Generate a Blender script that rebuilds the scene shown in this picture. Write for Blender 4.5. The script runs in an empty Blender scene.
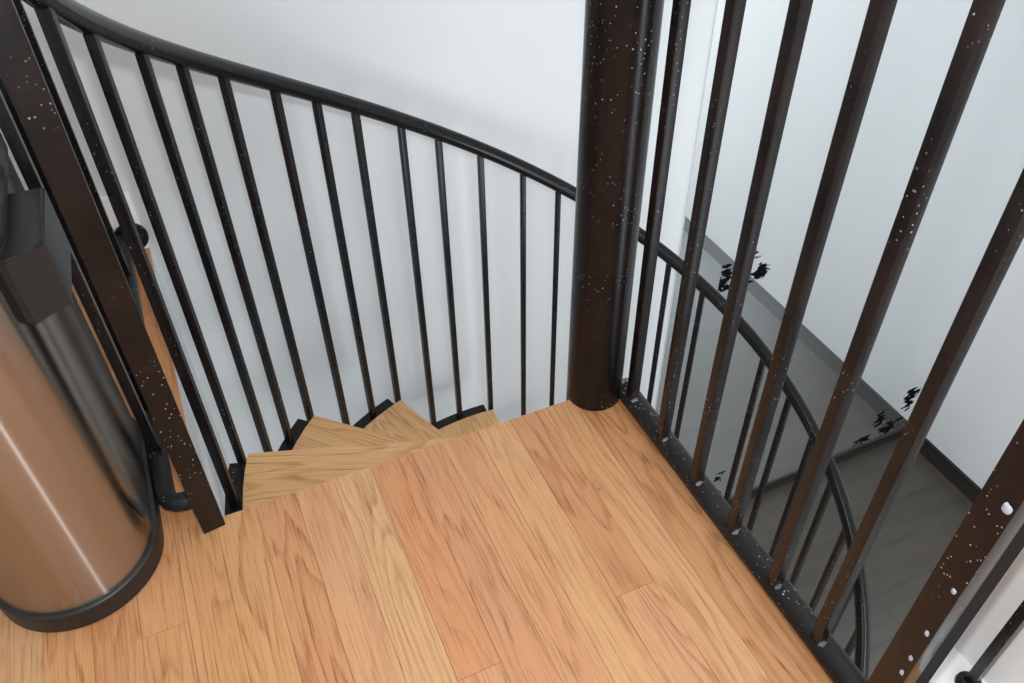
import bpy, bmesh, math, random
from mathutils import Vector, Matrix
random.seed(7)
S = bpy.context.scene
C = S.collection
R = math.radians

# ------------------------------------------------------------------ materials
def new_mat(name):
    m = bpy.data.materials.new(name); m.use_nodes = True
    nt = m.node_tree
    return m, nt, nt.nodes['Principled BSDF']
def nd(nt, t, **kw):
    n = nt.nodes.new(t)
    for k, v in kw.items():
        if k in n.inputs: n.inputs[k].default_value = v
        else: setattr(n, k, v)
    return n
def math_n(nt, op, a, b=None, c=None):
    n = nt.nodes.new('ShaderNodeMath'); n.operation = op
    for i, v in enumerate((a, b, c)):
        if v is None: continue
        if isinstance(v, (int, float)): n.inputs[i].default_value = v
        else: nt.links.new(v, n.inputs[i])
    return n.outputs[0]
def mix_col(nt, fac, a, b, blend='MIX'):
    n = nt.nodes.new('ShaderNodeMix'); n.data_type = 'RGBA'; n.blend_type = blend
    for i, v in ((0, fac), (6, a), (7, b)):
        if isinstance(v, (int, float)): n.inputs[i].default_value = v
        elif isinstance(v, tuple): n.inputs[i].default_value = (*v, 1) if len(v) == 3 else v
        else: nt.links.new(v, n.inputs[i])
    return n.outputs[2]
def ramp(nt, fac, stops):
    n = nt.nodes.new('ShaderNodeValToRGB')
    el = n.color_ramp.elements
    while len(el) < len(stops): el.new(0.5)
    for e, (p, c) in zip(el, stops):
        e.position = p; e.color = (c, c, c, 1) if isinstance(c, (int, float)) else (*c, 1)
    nt.links.new(fac, n.inputs[0]); return n.outputs[0]
def srgb(r, g, b):
    f = lambda v: (v/255/12.92) if v/255 <= .04045 else ((v/255+.055)/1.055)**2.4
    return (f(r), f(g), f(b))

def paint_mat(name, base, brown, rough=0.34, specks=0.5):
    """chipped semi-gloss metal paint"""
    m, nt, p = new_mat(name)
    tc = nd(nt, 'ShaderNodeTexCoord').outputs['Object']
    geo = nd(nt, 'ShaderNodeNewGeometry').outputs['Position']
    n1 = nd(nt, 'ShaderNodeTexNoise', Scale=9.0, Detail=4.0, Roughness=.6); nt.links.new(geo, n1.inputs['Vector'])
    f1 = ramp(nt, n1.outputs[0], [(.4, 0.0), (.68, 1.0)])
    col = mix_col(nt, f1, base, brown)
    # scattered chips down to the pale primer
    v = nd(nt, 'ShaderNodeTexVoronoi', Scale=120.0); nt.links.new(geo, v.inputs['Vector'])
    n2 = nd(nt, 'ShaderNodeTexNoise', Scale=7.0, Detail=2.0); nt.links.new(geo, n2.inputs['Vector'])
    n3 = nd(nt, 'ShaderNodeTexNoise', Scale=170.0, Detail=2.0); nt.links.new(geo, n3.inputs['Vector'])
    zone = ramp(nt, n2.outputs[0], [(.50, 0.0), (.64, 1.0)])
    d = math_n(nt, 'ADD', v.outputs['Distance'], math_n(nt, 'MULTIPLY', n3.outputs[0], .25))
    chip = math_n(nt, 'LESS_THAN', d, .262)
    f2 = math_n(nt, 'MULTIPLY', math_n(nt, 'MULTIPLY', chip, zone), specks)
    col = mix_col(nt, f2, col, (.42, .42, .42))
    nt.links.new(col, p.inputs['Base Color'])
    rr = math_n(nt, 'MULTIPLY_ADD', n1.outputs[0], .25, rough-.12)
    nt.links.new(rr, p.inputs['Roughness'])
    p.inputs['Specular IOR Level'].default_value = .22
    bp = nd(nt, 'ShaderNodeBump', Strength=.10, Distance=.002)
    n4 = nd(nt, 'ShaderNodeTexNoise', Scale=60.0, Detail=3.0); nt.links.new(geo, n4.inputs['Vector'])
    nt.links.new(n4.outputs[0], bp.inputs['Height']); nt.links.new(bp.outputs[0], p.inputs['Normal'])
    return m
M_black = paint_mat('black_paint', (.007, .007, .008), (.010, .009, .009), .28)
M_brown = paint_mat('dark_brown_paint', (.0070, .0055, .0054), (.014, .0085, .0075), .24, .8)
M_bar = paint_mat('bar_paint', (.0085, .0072, .0072), (.017, .011, .010), .28, .8)
M_rail = paint_mat('rail_paint', (.006, .0063, .0072), (.008, .008, .009), .22, .35)
M_pipe = paint_mat('pipe_paint', (.010, .010, .0105), (.020, .019, .019), .40, .9)
M_weld = paint_mat('weld_paint', (.09, .09, .09), (.22, .22, .22), .5, 1.0)

def plain(name, col, rough=.5, metal=0.0, bump=0.0, bscale=40.0, vary=.06):
    m, nt, p = new_mat(name)
    geo = nd(nt, 'ShaderNodeNewGeometry').outputs['Position']
    n = nd(nt, 'ShaderNodeTexNoise', Scale=1.7, Detail=5.0); nt.links.new(geo, n.inputs['Vector'])
    f = math_n(nt, 'MULTIPLY', n.outputs[0], vary*2)
    nt.links.new(mix_col(nt, f, col, tuple(c*.6 for c in col)), p.inputs['Base Color'])
    p.inputs['Roughness'].default_value = rough; p.inputs['Metallic'].default_value = metal
    if bump:
        n2 = nd(nt, 'ShaderNodeTexNoise', Scale=bscale, Detail=4.0); nt.links.new(geo, n2.inputs['Vector'])
        b = nd(nt, 'ShaderNodeBump', Strength=bump, Distance=.004)
        nt.links.new(n2.outputs[0], b.inputs['Height']); nt.links.new(b.outputs[0], p.inputs['Normal'])
    return m
M_wall = plain('white_wall_paint', (.655, .685, .70), .55, bump=.10, bscale=25)
M_trim = plain('white_gloss_trim', (.80, .81, .81), .35)
M_rubber = plain('black_plastic', (.011, .012, .0125), .42, bump=.06, bscale=300)
M_lid = plain('dark_lid_plastic', (.075, .070, .066), .22)
M_gap = plain('dark_seam', (.16, .09, .045), .8)
M_black_trim = plain('black_trim', (.006, .006, .006), .45)
M_base = plain('dark_brown_trim', (.024, .019, .016), .42)
M_flake = plain('black_mirror_backing', (.010, .012, .013), .5)
M_screw = plain('pale_screw_metal', (.40, .44, .50), .45)
M_plate = plain('dark_gunmetal_plate', (.004, .0035, .0035), .6); M_plate.node_tree.nodes['Principled BSDF'].inputs['Specular IOR Level'].default_value = .08

def wood_mat(name, use_attr=True, tint=(.50, .29, .145)):
    m, nt, p = new_mat(name)
    tc = nd(nt, 'ShaderNodeTexCoord').outputs['Object']
    if use_attr:
        base = nd(nt, 'ShaderNodeAttribute', attribute_name='bcol').outputs['Color']
        offn = nd(nt, 'ShaderNodeAttribute', attribute_name='boff')
        off = offn.outputs['Vector']; amt = offn.outputs['Alpha']
    else:
        oi = nd(nt, 'ShaderNodeObjectInfo')
        rgb = nd(nt, 'ShaderNodeRGB'); rgb.outputs[0].default_value = (*tint, 1); base = rgb.outputs[0]
        cx = nd(nt, 'ShaderNodeCombineXYZ'); nt.links.new(oi.outputs['Random'], cx.inputs[0]); nt.links.new(oi.outputs['Random'], cx.inputs[2])
        off = cx.outputs[0]; amt = None
    sc = nd(nt, 'ShaderNodeVectorMath', operation='SCALE'); nt.links.new(off, sc.inputs[0]); sc.inputs['Scale'].default_value = 37.0
    ad = nd(nt, 'ShaderNodeVectorMath', operation='ADD'); nt.links.new(tc, ad.inputs[0]); nt.links.new(sc.outputs[0], ad.inputs[1])
    def mapped(s):
        mp = nd(nt, 'ShaderNodeMapping'); mp.inputs['Scale'].default_value = s
        nt.links.new(ad.outputs[0], mp.inputs['Vector']); return mp.outputs[0]
    # growth rings: contour lines of a stretched noise field -> cathedral figure
    nA = nd(nt, 'ShaderNodeTexNoise', Scale=1.0, Detail=2.0, Roughness=.45); nt.links.new(mapped((9.0, 1.05, 1.0)), nA.inputs['Vector'])
    nW = nd(nt, 'ShaderNodeTexNoise', Scale=1.0, Detail=3.0, Roughness=.6); nt.links.new(mapped((34, 9, 1)), nW.inputs['Vector'])
    fld = math_n(nt, 'ADD', math_n(nt, 'MULTIPLY', nA.outputs[0], 17.0), math_n(nt, 'MULTIPLY', nW.outputs[0], .9))
    saw = math_n(nt, 'FRACT', fld)
    ring = ramp(nt, saw, [(0.0, 0.0), (.5, .12), (.88, 1.0), (.97, .2)])
    # pores: short dark dashes along the board
    nP = nd(nt, 'ShaderNodeTexNoise', Scale=1.0, Detail=3.0, Roughness=.7); nt.links.new(mapped((300, 7, 1)), nP.inputs['Vector'])
    pore = ramp(nt, nP.outputs[0], [(.50, 0.0), (.66, 1.0)])
    # broad colour drift
    nB = nd(nt, 'ShaderNodeTexNoise', Scale=1.0, Detail=2.0); nt.links.new(mapped((16, 1.4, 1)), nB.inputs['Vector'])
    drift = ramp(nt, nB.outputs[0], [(.35, 0.0), (.70, 1.0)])
    g = math_n(nt, 'MULTIPLY', ring, math_n(nt, 'MULTIPLY_ADD', pore, .6, .5))
    if amt is not None: g = math_n(nt, 'MULTIPLY', g, amt)
    else: g = math_n(nt, 'MULTIPLY', g, .8)
    c1 = mix_col(nt, math_n(nt, 'MULTIPLY', drift, .45), base, mix_col(nt, 1.0, base, (.93, .80, .70), 'MULTIPLY'))
    c2 = mix_col(nt, math_n(nt, 'MULTIPLY', g, .95), c1, mix_col(nt, 1.0, c1, (.50, .36, .25), 'MULTIPLY'))
    c3 = mix_col(nt, math_n(nt, 'MULTIPLY', pore, .55), c2, mix_col(nt, 1.0, c2, (.58, .46, .38), 'MULTIPLY'))
    # a few pin-head knots
    v = nd(nt, 'ShaderNodeTexVoronoi', Scale=1.0); nt.links.new(mapped((13, 5, 1)), v.inputs['Vector'])
    k = ramp(nt, v.outputs['Distance'], [(.012, 1.0), (.03, 0.0)])
    c4 = mix_col(nt, math_n(nt, 'MULTIPLY', k, .7), c3, (.10, .05, .025))
    nt.links.new(c4, p.inputs['Base Color'])
    nt.links.new(math_n(nt, 'MULTIPLY_ADD', g, .12, .36), p.inputs['Roughness'])
    p.inputs['Specular IOR Level'].default_value = .35
    b = nd(nt, 'ShaderNodeBump', Strength=.08, Distance=.001); nt.links.new(pore, b.inputs['Height'])
    nt.links.new(b.outputs[0], p.inputs['Normal'])
    return m
M_oak = wood_mat('oak_boards')
M_tread = wood_mat('oak_tread', False, srgb(214, 172, 122))

def lower_floor_mat():
    m, nt, p = new_mat('dark_plank_floor')
    tc = nd(nt, 'ShaderNodeTexCoord').outputs['Object']
    mp = nd(nt, 'ShaderNodeMapping'); mp.inputs['Rotation'].default_value = (0, 0, R(0)); nt.links.new(tc, mp.inputs['Vector'])
    br = nd(nt, 'ShaderNodeTexBrick', Scale=1.0)
    br.inputs['Color1'].default_value = (.062, .053, .045, 1); br.inputs['Color2'].default_value = (.050, .044, .038, 1)
    br.inputs['Mortar'].default_value = (.036, .032, .028, 1); br.inputs['Mortar Size'].default_value = .003
    br.inputs['Brick Width'].default_value = 1.2; br.inputs['Row Height'].default_value = .2
    nt.links.new(mp.outputs[0], br.inputs['Vector'])
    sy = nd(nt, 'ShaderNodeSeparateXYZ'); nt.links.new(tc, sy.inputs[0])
    gz = nd(nt, 'ShaderNodeMapRange', interpolation_type='SMOOTHSTEP'); nt.links.new(sy.outputs[1], gz.inputs[0])  # floor colour pales towards -y: sheen painted in for its mirror reflection
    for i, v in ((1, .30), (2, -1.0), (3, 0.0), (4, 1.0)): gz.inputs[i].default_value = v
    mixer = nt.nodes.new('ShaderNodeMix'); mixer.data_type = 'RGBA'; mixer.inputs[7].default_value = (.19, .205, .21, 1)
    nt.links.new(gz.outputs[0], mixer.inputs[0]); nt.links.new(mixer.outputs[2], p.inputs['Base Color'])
    n = nd(nt, 'ShaderNodeTexNoise', Scale=1.0, Detail=4.0)
    m2 = nd(nt, 'ShaderNodeMapping'); m2.inputs['Scale'].default_value = (3, 22, 1); nt.links.new(tc, m2.inputs['Vector']); nt.links.new(m2.outputs[0], n.inputs['Vector'])
    f = ramp(nt, n.outputs[0], [(.35, 0.0), (.7, 1.0)])
    nt.links.new(mix_col(nt, math_n(nt, 'MULTIPLY', f, .5), br.outputs['Color'], (.085, .075, .066)), mixer.inputs[6])
    p.inputs['Roughness'].default_value = .42
    return m
M_lower = lower_floor_mat()

def steel_mat():
    m, nt, p = new_mat('brushed_steel')
    out = nt.nodes['Material Output']
    tg = nd(nt, 'ShaderNodeTangent', direction_type='RADIAL', axis='Z')
    g1 = nd(nt, 'ShaderNodeBsdfAnisotropic', Roughness=.20, Anisotropy=.6); g1.inputs['Color'].default_value = (.40, .355, .31, 1)
    g2 = nd(nt, 'ShaderNodeBsdfAnisotropic', Roughness=.56, Anisotropy=.94); g2.inputs['Color'].default_value = (.66, .65, .64, 1)
    nt.links.new(tg.outputs[0], g1.inputs['Tangent']); nt.links.new(tg.outputs[0], g2.inputs['Tangent'])
    mx = nd(nt, 'ShaderNodeMixShader'); mx.inputs[0].default_value = .065
    nt.links.new(g1.outputs[0], mx.inputs[1]); nt.links.new(g2.outputs[0], mx.inputs[2]); nt.links.new(mx.outputs[0], out.inputs['Surface'])
    return m
M_steel = steel_mat()

def mirror_mat(name, spots):
    """old mirror: grey diffuse haze paints floor sheen into the reflection, black ragged spots where the silvering is gone"""
    m, nt, p = new_mat(name)
    out = nt.nodes['Material Output']
    geo = nd(nt, 'ShaderNodeNewGeometry').outputs['Position']
    gl = nd(nt, 'ShaderNodeBsdfGlossy', Roughness=.0); gl.inputs['Color'].default_value = (.94, .96, .965, 1)
    df = nd(nt, 'ShaderNodeBsdfDiffuse'); df.inputs['Color'].default_value = (.60, .66, .68, 1)
    mx = nd(nt, 'ShaderNodeMixShader'); sx = nd(nt, 'ShaderNodeSeparateXYZ'); nt.links.new(geo, sx.inputs[0])
    hz = nd(nt, 'ShaderNodeMapRange'); nt.links.new(sx.outputs[0], hz.inputs[0])  # haze stronger to the left, painting in the pale sheen of the reflected floor
    for i, v in ((1, .9), (2, 2.1), (3, .22), (4, .07)): hz.inputs[i].default_value = v
    nt.links.new(hz.outputs[0], mx.inputs[0])
    nt.links.new(gl.outputs[0], mx.inputs[1]); nt.links.new(df.outputs[0], mx.inputs[2])
    sh = mx.outputs[0]
    if spots:
        best = None
        for (x, z, rx, rz) in spots:
            dx = math_n(nt, 'DIVIDE', math_n(nt, 'SUBTRACT', sx.outputs[0], x), rx)
            dz = math_n(nt, 'DIVIDE', math_n(nt, 'SUBTRACT', sx.outputs[2], z), rz)
            d = math_n(nt, 'ADD', math_n(nt, 'MULTIPLY', dx, dx), math_n(nt, 'MULTIPLY', dz, dz))
            best = d if best is None else math_n(nt, 'MINIMUM', best, d)
        n = nd(nt, 'ShaderNodeTexNoise', Scale=1.0, Detail=4.0, Roughness=.62)
        mp = nd(nt, 'ShaderNodeMapping'); mp.inputs['Scale'].default_value = (14, 1, 34); mp.inputs['Rotation'].default_value = (0, R(25), 0)
        nt.links.new(geo, mp.inputs['Vector']); nt.links.new(mp.outputs[0], n.inputs['Vector'])
        f = math_n(nt, 'ADD', math_n(nt, 'MULTIPLY', best, .5), math_n(nt, 'MULTIPLY', n.outputs[0], 2.0))
        k = math_n(nt, 'LESS_THAN', f, 1.17)
        bk = nd(nt, 'ShaderNodeBsdfDiffuse'); bk.inputs['Color'].default_value = (.006, .007, .008, 1)
        m2 = nd(nt, 'ShaderNodeMixShader'); nt.links.new(k, m2.inputs[0]); nt.links.new(sh, m2.inputs[1]); nt.links.new(bk.outputs[0], m2.inputs[2])
        sh = m2.outputs[0]
    nt.links.new(sh, out.inputs['Surface'])
    return m
M_mirror = mirror_mat('painted_haze_mirror', None)
M_mirror_a = mirror_mat('painted_haze_mirror_chipped', [(1.12, -.72, .045, .11), (1.19, -.785, .13, .035), (1.30, -.75, .06, .06), (1.22, -.66, .07, .05)])
M_mirror_b = mirror_mat('painted_haze_mirror_worn', [(2.50, -2.22, .10, .09), (2.40, -2.12, .05, .10), (2.33, -2.25, .09, .05), (2.58, -2.02, .07, .13), (1.35, -2.07, .05, .055), (1.36, -2.22, .05, .04)])

# ------------------------------------------------------------------ mesh helpers
def bbox(bm, x0, x1, y0, y1, z0, z1, bev=0.0, mi=0):
    r = bmesh.ops.create_cube(bm, size=1.0)
    vs = r['verts']
    bmesh.ops.scale(bm, vec=(x1-x0, y1-y0, z1-z0), verts=vs)
    bmesh.ops.translate(bm, vec=((x0+x1)/2, (y0+y1)/2, (z0+z1)/2), verts=vs)
    fs = set(f for v in vs for f in v.link_faces)
    for f in fs: f.material_index = mi
    if bev:
        es = list(set(e for v in vs for e in v.link_edges))
        bmesh.ops.bevel(bm, geom=es, offset=bev, segments=2, affect='EDGES', profile=.6)
    return bm
def tube(bm, pts, rad, seg=20, caps=True):
    pts = [Vector(p) for p in pts]; rings = []
    up = Vector((0, 0, 1)); prev = None
    for i, p in enumerate(pts):
        t = (pts[min(i+1, len(pts)-1)] - pts[max(i-1, 0)]).normalized()
        if prev is None:
            n = t.cross(up)
            if n.length < 1e-4: n = t.cross(Vector((1, 0, 0)))
            n.normalize()
        else:
            n = (prev - t*prev.dot(t)).normalized()
        prev = n; b = t.cross(n)
        r = rad[i] if isinstance(rad, (list, tuple)) else rad
        rings.append([bm.verts.new(p + (n*math.cos(a) + b*math.sin(a))*r) for a in [2*math.pi*k/seg for k in range(seg)]])
    for a, b in zip(rings, rings[1:]):
        for k in range(seg):
            f = bm.faces.new((a[k], a[(k+1) % seg], b[(k+1) % seg], b[k])); f.smooth = True
    if caps:
        bm.faces.new(rings[0][::-1]); bm.faces.new(rings[-1])
    return bm
def prism(bm, poly, z0, z1, bev=0.0, smooth=False):
    a = [bm.verts.new((x, y, z0)) for x, y in poly]; b = [bm.verts.new((x, y, z1)) for x, y in poly]
    n = len(poly)
    bot = bm.faces.new(a[::-1]); top = bm.faces.new(b)
    for k in range(n):
        f = bm.faces.new((a[k], a[(k+1) % n], b[(k+1) % n], b[k])); f.smooth = smooth
    if bev:
        es = list(top.edges)
        bmesh.ops.bevel(bm, geom=es, offset=bev, segments=3, affect='EDGES')
    return bm
def link(name, bm, mats, parent=None, loc=None):
    bmesh.ops.recalc_face_normals(bm, faces=bm.faces)
    me = bpy.data.meshes.new(name); bm.to_mesh(me); bm.free()
    me.set_sharp_from_angle(angle=R(38))
    for m in (mats if isinstance(mats, (list, tuple)) else [mats]): me.materials.append(m)
    o = bpy.data.objects.new(name, me); C.objects.link(o)
    if parent: o.parent = parent
    if loc: o.location = loc
    return o
def box_obj(name, dims, mat, parent=None, bev=0.0, loc=None):
    return link(name, bbox(bmesh.new(), *dims, bev), mat, parent, loc)
def tag(o, label=None, cat=None, group=None, kind=None):
    if label: o['label'] = label
    if cat: o['category'] = cat
    if group: o['group'] = group
    if kind: o['kind'] = kind
    return o
def thing(name, label, cat, loc=(0, 0, 0), group=None):
    o = bpy.data.objects.new(name, None); C.objects.link(o); o.location = loc; o.empty_display_size = .1
    return tag(o, label, cat, group)
def struct(name, bm, mat, label, cat):
    return tag(link(name, bm, mat), label, cat, kind='structure')

# ------------------------------------------------------------------ dimensions (metres, column axis at origin, landing top z=0)
CAM = Vector((-.643, -1.052, 1.25))
WALL_Y = .95; RIGHT_X = 2.675; LOW_Z = -2.37; CEIL = 2.60; WELL_X = -.80
RS = .767                                   # helix radius of the spiral handrail
def rail_z(th): return .792 - .48925*(R(158.13) - th)
TZ0, RISE, T0, TSTEP = -.137, .2239, 159.6, 24.86

# ------------------------------------------------------------------ oak landing floor, board by board
bm = bmesh.new()
bc = bm.loops.layers.float_color.new('bcol'); bo = bm.loops.layers.float_color.new('boff')
def board(x0, x1, y0, y1, col, amt):
    before = set(bm.faces)
    bbox(bm, x0+.0003, x1-.0003, y0+.0003, y1-.0003, -.016, 0)
    m = (217, 163, 116); col = [m[i]+(col[i]-m[i])*.6 for i in range(3)]; c = [v*.84 for v in srgb(*col)]; off = (random.random(), random.random(), 0, amt)
    for f in set(bm.faces)-before:
        for l in f.loops: l[bc] = (*c, 1); l[bo] = off
W = .0735
YB = -3.2
def bx(n): return -.488 + W*n
# n : list of (y_top, colour, grain); board runs down to the next y_top
cols = {
 6: [(0, (206, 150, 100), 1.0), (-.97, (220, 168, 118), .7)],
 5: [(0, (226, 177, 128), .75), (-1.1, (218, 160, 112), .7)],
 4: [(0, (212, 153, 110), .8), (-.441, (224, 166, 126), .95), (-1.3, (222, 168, 120), .6)],
 3: [(0, (228, 182, 132), .55), (-1.05, (214, 158, 108), .8)],
 2: [(0, (221, 165, 120), .6), (-.75, (226, 176, 126), .6), (-1.9, (218, 160, 112), .7)],
 1: [(0, (214, 156, 118), .8), (-.95, (222, 168, 120), .7)],
 0: [(0, (216, 150, 106), .5), (-.466, (224, 166, 128), .8), (-1.5, (220, 165, 118), .6)],
 -1: [(0, (224, 184, 136), .85), (-.80, (216, 158, 112), .7)],
 -2: [(0, (220, 170, 130), .5), (-1.2, (226, 178, 128), .6)],
 -3: [(0, (212, 155, 112), 1.0), (-.9, (220, 168, 120), .6)],
 -4: [(0, (216, 166, 114), .9), (-.62, (224, 172, 124), .6)],
 -5: [(.95, (214, 150, 102), .5), (0.0, (214, 166, 116), .55), (-.98, (222, 166, 118), .7)],
 -6: [(.95, (218, 160, 112), .6), (-.19, (212, 158, 108), .7), (-1.3, (224, 176, 126), .6)],
 -7: [(.95, (208, 150, 104), .7), (-.42, (220, 164, 114), .6)],
 -8: [(.95, (216, 160, 108), .8), (-.30, (222, 168, 116), .6), (-1.4, (212, 154, 108), .7)],
}
for n in range(-24, -8):
    y = .95; cols[n] = []
    y1 = y - random.uniform(.3, 1.2)
    while y > YB:
        cols[n].append((y, (random.randint(208, 226), random.randint(152, 176), random.randint(102, 128)), random.uniform(.5, .9)))
        y -= random.uniform(.6, 1.4)
for n, lst in cols.items():
    for i, (yt, col, amt) in enumerate(lst):
        yb = lst[i+1][0] if i+1 < len(lst) else YB
        x0, x1 = bx(n), bx(n+1)
        if n == 6: x1 = .050
        if n == -5:
            if yt > .0 and yb < .5: x1 = WELL_X
        board(x0, x1, yb, yt, col, amt)
board(.050, .17, -.92, -.745, (224, 176, 128), .6); board(.050, .17, -3.2, -.92, (218, 166, 118), .6)
# sub-floor under the boards
bbox(bm, bx(-24), .049, YB, -.002, -.06, -.0165, mi=1)
bbox(bm, .049, .17, YB, -.747, -.06, -.0165, mi=1)
bbox(bm, bx(-24), WELL_X-.001, -.002, .949, -.24, -.0165, mi=2)
struct('floor', bm, [M_oak, M_gap, M_wall], 'warm red oak board floor of the upper landing', 'floor')

# ------------------------------------------------------------------ room shell
struct('wall_back', bbox(bmesh.new(), -2.3, RIGHT_X+.1, WALL_Y, WALL_Y+.12, LOW_Z, CEIL), M_wall, 'tall white wall behind the spiral stair', 'wall')
struct('wall_right', bbox(bmesh.new(), RIGHT_X, RIGHT_X+.1, -3.2, WALL_Y, LOW_Z, CEIL), M_wall, 'white wall down on the right with dark baseboard', 'wall')
struct('wall_left', bbox(bmesh.new(), -2.3, -2.2, -3.2, WALL_Y, -.06, CEIL), M_wall, 'white wall left of the waste bin', 'wall')
struct('wall_stairwell', bbox(bmesh.new(), WELL_X-.12, WELL_X, -.002, WALL_Y, LOW_Z, -.24), M_wall, 'white wall of the stairwell below the oak floor edge', 'wall')
struct('wall_corner', bbox(bmesh.new(), .25, .34, -3.2, -.735, -.06, CEIL), M_trim, 'narrow bright white wall end right of the landing post', 'wall')
struct('ceiling', bbox(bmesh.new(), -2.3, RIGHT_X+.1, -3.2, WALL_Y+.12, CEIL, CEIL+.08), M_wall, 'white ceiling', 'ceiling')
struct('floor_lower', bbox(bmesh.new(), -2.0, RIGHT_X, -3.2, WALL_Y, LOW_Z-.05, LOW_Z), M_lower, 'dark grey brown plank floor of the lower level', 'floor')
struct('baseboard_right', bbox(bmesh.new(), RIGHT_X-.016, RIGHT_X, -3.2, WALL_Y-.0165, LOW_Z, -2.278), M_base, 'dark brown baseboard under the white right wall', 'baseboard')
struct('trim_1', bbox(bmesh.new(), RIGHT_X-.020, RIGHT_X, -3.2, WALL_Y-.0205, -2.278, -2.265), M_black_trim, 'thin black cap along the right baseboard', 'trim')
struct('baseboard_back', bbox(bmesh.new(), WELL_X, RIGHT_X, WALL_Y-.016, WALL_Y, LOW_Z, -2.313), M_base, 'dark brown baseboard below the mirror panels', 'baseboard')
struct('trim_2', bbox(bmesh.new(), WELL_X, RIGHT_X, WALL_Y-.020, WALL_Y, -2.313, -2.300), M_black_trim, 'thin black cap along the back baseboard', 'trim')
struct('baseboard_left', bbox(bmesh.new(), -2.2, WELL_X, WALL_Y-.012, WALL_Y, 0.0, .165, .002), M_trim, 'short white baseboard ending at the stairwell edge', 'baseboard')
struct('trim_3', bbox(bmesh.new(), .172, .25, -1.6, -.738, -.06, .003), M_trim, 'white sill beside the oak floor corner', 'trim')

# ------------------------------------------------------------------ mirror panels on the lower back wall
def panel(x0, x1, z0, z1, label, mat):
    o = box_obj('mirror_panel', (x0+.0001, x1-.0001, WALL_Y-.008, WALL_Y-.0005, z0+.0001, z1-.0001), mat)
    return tag(o, label, 'mirror', 'mirror panels on the back wall')
p1 = panel(.893, 1.102, -.795, 1.10, 'narrow upper mirror panel nearest the dark column, left of the black patch', M_mirror)
p2 = panel(1.102, RIGHT_X-.022, -.795, 1.10, 'wide upper mirror panel reflecting white wall, black patch at its lower left corner', M_mirror_a)
p3 = panel(.893, 1.102, -2.299, -.795, 'tall narrow lower grey mirror panel behind the landing balusters', M_mirror)
p4 = panel(1.102, RIGHT_X-.022, -2.299, -.795, 'large lower grey mirror panel above the dark baseboard', M_mirror_b)

# ------------------------------------------------------------------ spiral staircase
st = thing('spiral_staircase', 'black metal spiral stair with oak treads winding down around a thick dark column', 'staircase', (0, 0, LOW_Z))
def child(o): o.location = (o.location[0], o.location[1], o.location[2]-LOW_Z); return o
def part(name, bm, mat): return child(link(name, bm, mat, st))
b = bmesh.new(); tube(b, [(0, 0, LOW_Z), (0, 0, -1.2), (0, 0, 0), (0, 0, 1.2), (0, 0, CEIL)], .057, 48)
col_o = part('center_column', b, M_brown); col_o['label'] = 'thick dark brown painted round column'
# treads : local +Y along the leading edge, sector opening clockwise of travel
def tread_mesh():
    b = bmesh.new(); r0, r1 = .056, .751; span = R(28.5)
    def pt(r, a): return (-r*math.sin(a), r*math.cos(a))
    # leading edge offset slightly so the tread keeps width at the hub
    poly = [pt(r1, span*k/8) for k in range(9)] + [(-.085, .02), (-.085, -.04), (.0, -.06), (.02, .02)]
    prism(b, poly[::1], -.028, 0)
    return b
def bracket_mesh():
    b = bmesh.new(); span = R(27.5)
    def pt(r, a): return (-r*math.sin(a), r*math.cos(a))
    poly = [pt(.7525, R(1.6)+span*k/8) for k in range(9)] + [pt(.788, R(1.6)+span*(8-k)/8) for k in range(9)]
    prism(b, poly, -.050, -.004)
    return b
first = None
NT = 10
for n in range(NT):
    th = T0 - TSTEP*n; z = TZ0 - RISE*n
    if z < LOW_Z + .12: break
    if first is None:
        t = link('tread', tread_mesh(), M_tread, st); k = link('bracket', bracket_mesh(), M_black, t)
        first = (t, k)
    else:
        t = first[0].copy(); C.objects.link(t); t.parent = st
        k = first[1].copy(); C.objects.link(k); k.parent = t
    t.location = (0, 0, z-LOW_Z); t.rotation_euler = (0, 0, R(th-90))
    NLAST = n
# handrail
b = bmesh.new(); pts = []
a = 172.5
while a > -74: 
    th = R(a); pts.append((RS*math.cos(th), RS*math.sin(th), rail_z(th))); a -= 2.5
tube(b, pts, .0185, 20)
hr = part('handrail', b, M_rail); hr['label'] = 'black round handrail curving down'
# balusters, three to a tread
ths = [169.6, 160.0, 150.0, 142.4, 134.6, 125.0, 117.2, 109.8, 101.0, 93.7, 85.3, 76.6, 69.2]
a = 60.9
while a > -72: ths.append(a); a -= 8.28
for a in ths:
    n = max(0, math.ceil((T0 - a - 1.2)/TSTEP)); zt = TZ0 - RISE*n - .040
    th = R(a); b = bmesh.new(); w = .0092 if a == ths[0] else .0078
    bbox(b, -w, w, -w, w, zt, rail_z(th)-.006, .0012)
    o = part('baluster', b, M_black); o.location = (RS*math.cos(th), RS*math.sin(th), -LOW_Z); o.rotation_euler = (0, 0, th)
# newel post where the handrail starts
b = bmesh.new(); bbox(b, -.020, .020, -.020, .020, .0, .96, .002)
np_ = part('newel_post', b, M_brown); np_.location = (-.789, -.004, -LOW_Z); np_.rotation_euler = (0, 0, R(8)); np_['label'] = 'square dark brown post at the head of the stair'
b = bmesh.new(); bbox(b, -.012, .0125, .021, .022, 0, .012)
# weld ring on column where the bottom rail meets it is part of the landing railing

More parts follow.
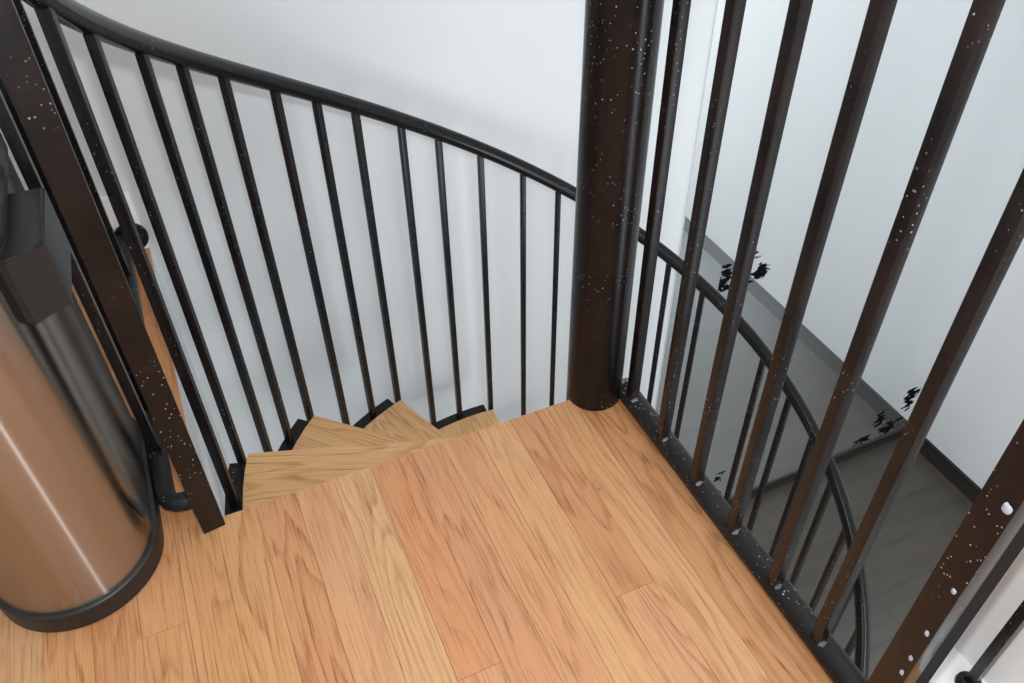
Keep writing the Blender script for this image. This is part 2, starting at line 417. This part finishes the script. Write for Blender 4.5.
# ------------------------------------------------------------------ landing railing, right edge
PX, PZ = .052, .021
lr = thing('landing_railing', 'dark brown railing of six square bars along the right edge of the oak landing', 'railing', (PX, -.4, 0))
def lpart(name, bm, mat, par=lr):
    o = link(name, bm, mat, par)
    if par is lr: o.location = (-PX, .4, 0)
    return o
b = bmesh.new(); tube(b, [(PX, y, PZ) for y in (-.030, -.2, -.4, -.6, -.757)], .0215, 20); lpart('bottom_rail', b, M_pipe)
b = bmesh.new(); tube(b, [(PX-.005, y, 1.07) for y in (-.025, -.2, -.4, -.6, -.80)], .0185, 20); lpart('top_rail', b, M_rail)
def blob(bm, c, s, seed, flat=.6):
    rnd = random.Random(seed); r = bmesh.ops.create_icosphere(bm, subdivisions=2, radius=1.0)
    for v in r['verts']:
        d = rnd.uniform(.78, 1.12); v.co = Vector((v.co.x*s[0]*d, v.co.y*s[1]*d, v.co.z*s[2]*d)) + Vector(c)
ys = [-.078, -.194, -.309, -.425, -.541, -.650]
for i, y in enumerate(ys):
    b = bmesh.new(); w = .0094
    bbox(b, .045-w, .045+w, y-w, y+w, .030, 1.065, .0015)
    o = lpart('baluster', b, M_bar)
    b = bmesh.new(); blob(b, (.046, y-.011, .0385), (.011, .006, .004), i); blob(b, (.055, y+.003, .0385), (.006, .012, .004), i+40)
    lpart('weld_bead', b, M_weld, o)
b = bmesh.new()
for k in range(14):
    a = 2*math.pi*k/14; blob(b, (PX+.0225*math.cos(a)*1.02-.002, -.030-.006*abs(math.sin(a*1.3)), PZ+.0225*math.sin(a)), (.006, .006, .006), k+9)
lpart('weld_bead', b, M_weld)
b = bmesh.new(); bbox(b, .018, .050, -.797, -.757, 0, 1.09, .002); po = lpart('newel_post', b, M_brown); po['label'] = 'flat dark brown end post with pale screw heads'
b = bmesh.new(); bbox(b, .0495, .088, -.796, -.790, 0, 1.09); lpart('side_plate', b, M_plate, po)
for k, z in enumerate((.115, .205, .243, .305, .40, .555)):
    b = bmesh.new()
    big = (z in (.555,)); s = .0075 if big else .0045
    blob(b, (.0165, -.789, z), (.0022, s*.75, s*1.1), 77+k); lpart('screw', b, M_screw, po)

# ------------------------------------------------------------------ guard railing along the left well edge
GX = -.853
gr = thing('guard_railing', 'black guard railing along the oak floor edge between the waste bin and the back wall', 'railing', (GX, .5, 0))
def gpart(name, bm, mat, par=gr):
    o = link(name, bm, mat, par)
    if par is gr: o.location = (-GX, -.5, 0)
    return o
b = bmesh.new()
pts = [(-.795, .038, .030), (-.822, .038, .030), (-.836, .040, .031), (-.846, .047, .032), (-.8515, .058, .033), (GX, .072, .034), (GX, .15, .040), (GX, .3, .044), (GX, .6, .045), (GX, .935, .045)]
tube(b, pts, .0175, 20); gpart('bottom_rail', b, M_pipe)
b = bmesh.new(); tube(b, [(GX, .03, .93), (GX, .4, .93), (GX, .936, .93)], .0185, 20); gpart('top_rail', b, M_rail)
for z in (.045, .93):
    b = bmesh.new(); tube(b, [(GX+.022, WALL_Y-.0125, z), (GX+.022, WALL_Y-.020, z)] if z < .5 else [(GX, WALL_Y-.001, z), (GX, WALL_Y-.014, z)], .041, 28); gpart('wall_flange', b, M_black)['label'] = 'round black flange on the wall'
for i in range(6):
    y = .163 + .118*i; w = .0085
    b = bmesh.new(); bbox(b, GX-w, GX+w, y-w, y+w, .055, .925, .0015); gpart('baluster', b, M_black)
b = bmesh.new()
for k in range(7): blob(b, (GX+.011*math.cos(k), .158+.012*math.sin(k*1.7), .057), (.005, .006, .004), 200+k)
gpart('weld_bead', b, M_pipe)

# ------------------------------------------------------------------ gallery railing continuing right of the landing post
ga = thing('gallery_railing', 'single black baluster on a round foot beside the bright white wall end', 'railing', (.222, -.795, .003))
b = bmesh.new(); bbox(b, -.0075, .0075, -.0075, .0075, .004, .93, .0012); link('baluster', b, M_black, ga)
b = bmesh.new(); tube(b, [(0, 0, 0), (0, 0, .006), (0, 0, .012)], [.020, .019, .011], 24); link('foot_flange', b, M_brown, ga)
b = bmesh.new(); tube(b, [(-.105, 0, .93), (.026, 0, .93)], .0165, 16); link('top_rail', b, M_rail, ga)

# ------------------------------------------------------------------ stainless waste bin
bn = thing('waste_bin', 'tall oval stainless steel waste bin with black base standing beside the left post', 'waste bin', (-1.008, .111, 0))
def stadium(r, half, n=28):
    p = []
    for k in range(n+1): a = math.pi*k/n; p.append((r*math.cos(a), half+r*math.sin(a)))
    for k in range(n+1): a = math.pi + math.pi*k/n; p.append((r*math.cos(a), -half+r*math.sin(a)))
    return p
HL = .106
def bpart(name, loops, mat, smooth=True):
    """stacked stadium loops (r, z)"""
    b = bmesh.new(); rings = [[b.verts.new((x, y, z)) for x, y in stadium(r, HL)] for r, z in loops]
    n = len(rings[0])
    for A, B in zip(rings, rings[1:]):
        for k in range(n):
            f = b.faces.new((A[k], A[(k+1) % n], B[(k+1) % n], B[k])); f.smooth = smooth
    b.faces.new(rings[0][::-1]); b.faces.new(rings[-1])
    o = link(name, b, mat, bn); return o
bpart('base_rim', [(.130, .0), (.1365, .004), (.1375, .034), (.136, .043), (.132, .046), (.126, .046)], M_rubber)
bpart('body', [(.1285, .030), (.1285, .2), (.1285, .4), (.1285, .66)], M_steel)['label'] = 'polished stainless steel body'
bpart('collar', [(.1285, .659), (.1315, .661), (.1315, .680), (.1295, .683)], M_rubber)
bpart('lid', [(.1290, .683), (.1285, .695), (.122, .712), (.105, .724), (.07, .731), (.02, .734)], M_lid)
b = bmesh.new(); prism(b, [(x+1.008, y-.111) for x, y in [(-.908, -.040), (-.8815, -.061), (-.8545, -.042), (-.837, -.034), (-.834, .11), (-.90, .11)]], .555, .655, .004); o = link('hinge_block', b, M_rubber, bn); o['label'] = 'black plastic block on the side'

# ------------------------------------------------------------------ light
wd = bpy.data.worlds.new('room_light'); S.world = wd; wd.use_nodes = True
wd.node_tree.nodes['Background'].inputs[0].default_value = (.86, .93, 1.0, 1)
wd.node_tree.nodes['Background'].inputs[1].default_value = .9
def area(name, loc, tgt, sx, sy, power, col=(1, 1, 1)):
    d = bpy.data.lights.new(name, 'AREA'); d.shape = 'RECTANGLE'; d.size = sx; d.size_y = sy; d.energy = power; d.color = col
    o = bpy.data.objects.new(name, d); C.objects.link(o); o.location = loc
    o.rotation_euler = (Vector(tgt)-Vector(loc)).to_track_quat('-Z', 'Y').to_euler(); return o
area('ceiling_light', (.9, -.4, 2.55), (.9, -.4, 0), 2.6, 2.0, 26, (1, .98, .96))
area('window_light', (-.3, -3.1, 1.5), (0, 0, .4), 3.0, 1.8, 19, (.90, .95, 1.0))
area('lower_fill', (.8, -2.4, -.75), (2.4, .2, -1.6), 1.8, 1.2, 40, (1, .98, .95))  # unseen fill added to brighten the lower right wall as mirrored

area('reflected_wall_fill', (.9, -2.3, 1.0), (2.67, -1.2, -.5), .9, .9, 24)  # added fill, no lamp of the room: lifts the right wall's reflection
area('column_streak_fill', (1.1, -1.9, -.35), (0, 0, .3), .35, 1.6, 9, (.85, .92, 1.0))  # unseen strip added to draw a bright streak down the column

# ------------------------------------------------------------------ camera
pitch, yaw, roll = R(42.14112), R(23.48586), R(-.80701)
cp, sp, cy, sy = math.cos(pitch), math.sin(pitch), math.cos(yaw), math.sin(yaw)
fw = Vector((sy*cp, cy*cp, -sp)); rt = Vector((cy, -sy, 0)); up = rt.cross(fw)
r2 = rt*math.cos(roll) + up*math.sin(roll); u2 = -rt*math.sin(roll) + up*math.cos(roll)
cd = bpy.data.cameras.new('camera'); cam = bpy.data.objects.new('camera', cd); C.objects.link(cam)
cam.matrix_world = Matrix(((r2.x, u2.x, -fw.x, CAM.x), (r2.y, u2.y, -fw.y, CAM.y), (r2.z, u2.z, -fw.z, CAM.z), (0, 0, 0, 1)))
cd.sensor_width = 36; cd.lens = 827.702/1024*36; cd.clip_start = .02
S.camera = cam
# flash just above the lens
fd = bpy.data.lights.new('camera_flash', 'POINT'); fd.energy = 43; fd.shadow_soft_size = .025; fd.color = (1, 1, 1)
fo = bpy.data.objects.new('camera_flash', fd); C.objects.link(fo); fo.location = CAM + u2*.10
S.view_settings.view_transform = 'Standard'
